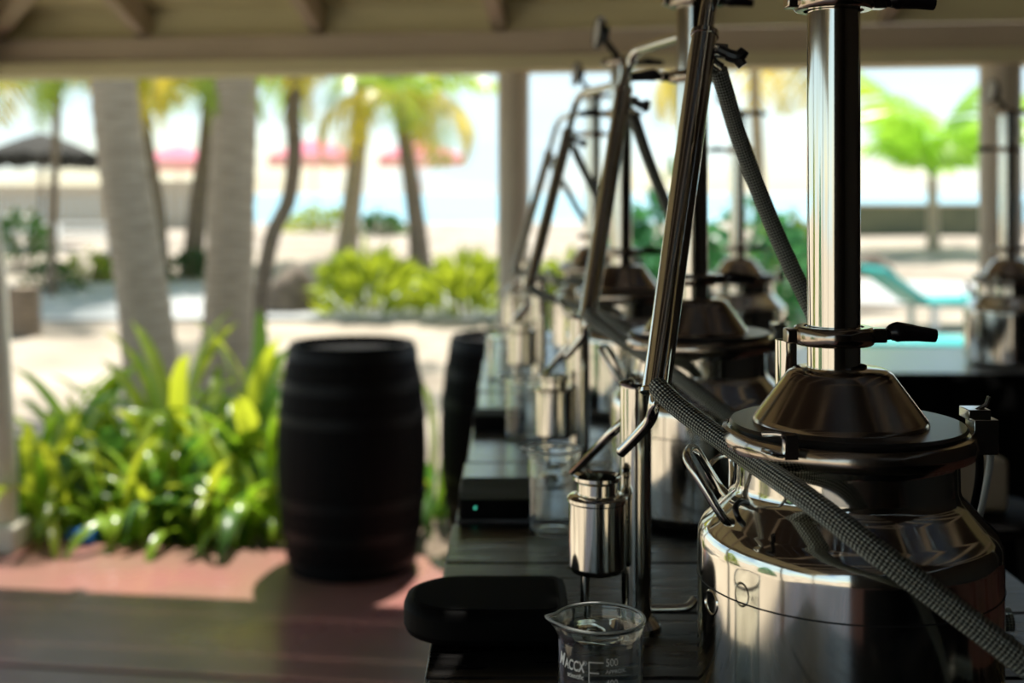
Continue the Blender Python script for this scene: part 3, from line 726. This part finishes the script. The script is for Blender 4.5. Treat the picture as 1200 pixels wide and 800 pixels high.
def bush(loc, rx, ry, h, n, lw, mat, label, stems=5, name='bush', group=None, strap=False):
    t = thing(name, loc, label, 'bush', group)
    m = MB()
    for k in range(n):
        a = random.random() * 6.283; rr = random.random() ** .5; zf = random.random()
        bulge = math.sqrt(max(0, 1 - (zf * .95) ** 2)) * .9 + .1
        p = Vector((rx * rr * bulge * math.cos(a), ry * rr * bulge * math.sin(a), h * (zf * .92 + .05) * (1 - .25 * rr)))
        d = Vector((math.cos(a) * rr, math.sin(a) * rr, random.uniform(-.2, .9) if not strap else random.uniform(.3, 1.6))).normalized()
        sd = d.cross(Vector((random.uniform(-1, 1), random.uniform(-1, 1), random.uniform(-.5, 1)))).normalized()
        l = lw * random.uniform(1.4, 2.6) * (2 if strap else 1); wv = sd * lw * random.uniform(.35, .6)
        m._add([p, p + d * l * .5 - wv, p + d * l - Vector((0, 0, l * .15)), p + d * l * .5 + wv], [(0, 1, 2, 3)])
    m.build('foliage', mat, t, ang=80)
    for k in range(stems):
        a = k * 2.4; MB().tube([(0.05 * math.cos(a), .05 * math.sin(a), -.03), (rx * .3 * math.cos(a), ry * .3 * math.sin(a), h * .4), (rx * .55 * math.cos(a), ry * .55 * math.sin(a), h * .75)], [.02, .014, .006], 6).build('stem', BARKD, t)
    return t
q = G(432, 13.8); bush(q, .55, .5, .72, 420, .075, BUSHY, 'yellow green bush at the foot of the grey leaning palm', strap=True)
q = G(545, 13.6); bush(q, .48, .5, .68, 380, .075, BUSHY, 'yellow green bush just left of the middle post', strap=True)
q = G(225, 17.0); bush(q, .32, .3, .45, 260, .06, BUSHD, 'small round dark green bush at the brown palm foot')
q = G(25, 18); bush(q, .45, .4, .95, 320, .08, BUSHD, 'dark bush under the dark thatched parasol')
q = G(60, 15.5); bush(q, .4, .3, .45, 220, .06, BUSHD, 'low green bush by the brown stumps')
q = G(100, 16.5); bush(q, .4, .3, .5, 220, .06, BUSHY, 'small yellowish bush left of the leaning thick trunk')
q = G(378, 27); bush(q, .75, .5, .62, 300, .10, BUSHY, 'far bright green bush below the pink parasols')
q = G(445, 26); bush(q, .5, .5, .5, 220, .10, BUSHD, 'far dull green bush between the grey palms')
for i, (px, y, rx, h, mt, lab) in enumerate(((785, 8.6, .6, 1.95, BUSHG, 'large blue green bush behind the second still'), (885, 9.2, .75, 1.75, BUSHG, 'large blue green bush left of the nearest column'), (735, 9.5, .55, 1.5, BUSHG, 'blue green bush behind the third still column'), (925, 14, .5, 1.2, BUSHY, 'yellow green shrub beside the nearest column'), (668, 12, .5, 1.0, BUSHY, 'yellow green bush right of the middle post'))):
    bush(G(px, y), rx, rx * .8, h, 1100, .075, mt, lab)

for i, (x, y, rx, h, mt, lab) in enumerate(((-6.6, 3.4, 1.1, 2.3, BUSHY, 'tall shrub added unseen beyond the open left side for its reflection'), (-7.4, -1.0, 1.2, 2.0, BUSHG, 'dense green shrub added unseen level with the viewer for its reflection'))):
    bush(Vector((x, y, -.12)), rx, rx * .8, h, 900, .13, mt, lab)  # out-of-view shrubs added for green streaks reflected in the steel

# ------------------------------------------------------------ beach things
def parasol(px, y, py_top, wid, drop, mat, label, thatch=False):
    tp = P(px, py_top, y); gz = gh(tp.x, y)
    t = thing('thatched_parasol' if thatch else 'beach_parasol', (tp.x, y, gz), label, 'parasol', None if thatch else 'pink parasols on the beach')
    H = tp.z - gz; r = wid / 2; n = 8
    MB().tube([(0, 0, -.02), (0, 0, H - .03)], .035, 10).build('pole', BARKD if thatch else WHITE, t)
    pr = [(0, H), (r * .3, H - drop * .22), (r * .65, H - drop * .55), (r, H - drop), (r * .99, H - drop - .02), (r * .6, H - drop * .6), (0, H - .06)]
    cn = MB().lathe(pr, (0, 0, 0), 40 if thatch else n).build('canopy', mat, t, ang=20)
    if thatch:
        m = MB()
        for k in range(90):
            a = 6.283 * k / 90; rr = r * random.uniform(.97, 1.02)
            m.box((rr * math.cos(a), rr * math.sin(a), H - drop - .08), (.06, .05, random.uniform(.16, .3)), Matrix.Rotation(a, 3, 'Z'))
        m.build('fringe', mat, cn)
    else:
        m = MB(); MB
        m.lathe([(r * .995, H - drop - .3), (r, H - drop)], (0, 0, 0), n); v = m.build('valance', PINKW, cn, ang=20)
        sm = v.modifiers.new('thick', 'SOLIDIFY'); sm.thickness = .01
        for k in range(n):
            a = 6.283 * k / n; MB().tube([(0, 0, H - .08), (r * .95 * math.cos(a), r * .95 * math.sin(a), H - drop - .03)], .012, 6).build('rib', WHITE, t)
    return t
parasol(210, 36, 170, 2.6, .45, PINK, 'pink parasol seen between the two thick palm trunks')
parasol(368, 36, 163, 2.7, .5, PINK, 'pink parasol behind the crooked thin trunk')
parasol(494, 37, 164, 2.6, .5, PINK, 'pink parasol beside the palm with yellowing crown')
parasol(48, 22, 155, 2.0, .42, THATCH, 'dark thatched parasol at the far left', True)

def plank_fence(p0, p1, h, n, label):
    t = thing('beige_fence', (p0 + p1) / 2, label, 'fence'); d = p1 - p0; d.z = 0; L = d.length; a = math.atan2(d.y, d.x); t.rotation_euler.z = a
    me = MB().box((0, 0, h / 2), (L / n * .93, .03, h)).mesh('board', CREAMW)
    for k in range(n): inst('board', me, t, (-L / 2 + L / n * (k + .5), 0, 0))
    for z in (h * .25, h * .8): MB().box((0, .035, z), (L, .04, .07)).build('rail', CREAMW, t)
    return t
plank_fence(G(-60, 27), G(135, 28), 1.05, 16, 'beige board fence behind the dark thatched parasol')
plank_fence(G(176, 28), G(256, 28), 1.15, 8, 'short beige board fence behind the slender brown palm')
# white bench rail at the left
q = G(65, 20.5); t = thing('white_bench', q, 'white bench at the left edge near the dark bush', 'bench')
for z in (.28, .38, .5): MB().box((0, .1 if z > .3 else 0, z), (2.0, .08 if z > .3 else .36, .045)).build('slat', WHITE, t)
for x in (-.9, 0, .9): MB().box((x, .05, .25), (.07, .3, .5)).build('leg', WHITE, t)
# rocks and stumps
def rock(px, y, sx, sy, sz, label, name='boulder'):
    import bmesh
    bm = bmesh.new(); bmesh.ops.create_icosphere(bm, subdivisions=3, radius=1)
    from mathutils import noise
    off = Vector((px * .1, y, 0))
    for v in bm.verts:
        k = 1 + .22 * noise.noise(v.co * 1.7 + off) + .08 * noise.noise(v.co * 5 + off)
        v.co = Vector((v.co.x * sx * k, v.co.y * sy * k, max(-.12, v.co.z * k) * sz))
    me = bpy.data.meshes.new(name); bm.to_mesh(me); bm.free(); me.materials.append(ROCK)
    me.polygons.foreach_set('use_smooth', [True] * len(me.polygons))
    o = bpy.data.objects.new(name, me); COL.objects.link(o); g_ = G(px, y); g_.z += .04; o.location = g_
    tag(o, label, 'rock'); return o
rock(342, 13.9, .33, .25, .52, 'dark brown boulder left of the yellow green bush')
rock(1022, 17, .28, .25, .34, 'brown rock on the sand right of the nearest column')
rock(470, 17, .25, .2, .25, 'small rock at the foot of the short palm')
def stump(px, y, r, h, label):
    g_ = G(px, y)
    t = thing('tree_stump', g_, label, 'stump')
    MB().lathe([(r * 1.2, -.02), (r * 1.05, h * .2), (r, h * .6), (r * .97, h), (r * .9, h + .01)], (0, 0, 0), 20).build('bark', BARKD, t)
    MB().lathe([(r * .93, h + .004), (0, h + .008)], (0, 0, 0), 20).build('cut_top', BARK, t)
stump(28, 12.5, .16, .52, 'brown stump at the left by the grey path'); stump(122, 16.8, .15, .36, 'brown stump left of the leaning thick palm trunk')
# right side beyond the stills: low olive wall, beach loungers
q0, q1 = G(1010, 26), G(1160, 25); t = thing('garden_wall', (q0 + q1) / 2, 'low olive green wall behind the young bright palm', 'wall')
Lw = (q1 - q0).length + 1.5
MB().box((0, 0, .33), (Lw, .25, .66)).build('wall_body', OLIVE, t); MB().box((0, 0, .68), (Lw + .05, .32, .05)).build('coping', CREAMW, t)
def lounger(px, y, a, label):
    t = thing('beach_lounger', G(px, y) + Vector((0, 0, .03)), label, 'lounger', 'teal loungers on the sand', a)
    MB().box((.2, 0, .28), (1.2, .6, .07)).build('seat', TEAL, t, bevel=.02)
    MB().box((-.62, 0, .45), (.62, .6, .07), Matrix.Rotation(R(35), 3, 'Y')).build('backrest', TEAL, t, bevel=.02)
    for x in (-.3, .7):
        for yy in (-.25, .25): MB().box((x, yy, .125), (.06, .06, .25)).build('leg', WHITE, t)
lounger(1112, 13.0, R(10), 'teal lounger on the sand in front of the young palm'); lounger(1048, 10.6, R(-12), 'nearer teal lounger, low beside the nearest column')
# strip of grey path on the right
pr_ = MB(); a, b = G(980, 14.6), G(1250, 14.2); c, d2 = G(1250, 16.2), G(980, 16.6)
for q in (a, b, c, d2): q.z += .06
pr_._add([a, b, c, d2] + [q - Vector((0, 0, .2)) for q in (a, b, c, d2)], [(0, 1, 2, 3), (0, 4, 5, 1), (1, 5, 6, 2), (2, 6, 7, 3), (3, 7, 4, 0)]); structure(pr_.build('path', PATH))
# blue cup dropped by the bed
q = P(95, 0, 5.66); t = thing('blue_cup', (q.x, 5.685, 0.036), 'blue plastic cup lying at the deck edge below the plants', 'cup')
MB().lathe([(0, -.065), (.030, -.065), (.032, -.06), (.042, .055), (.044, .06), (.041, .06), (.03, -.055), (0, -.058)], (0, 0, 0), 24, Matrix.Rotation(R(90), 3, 'Y')).build('shell', BLUE, t)
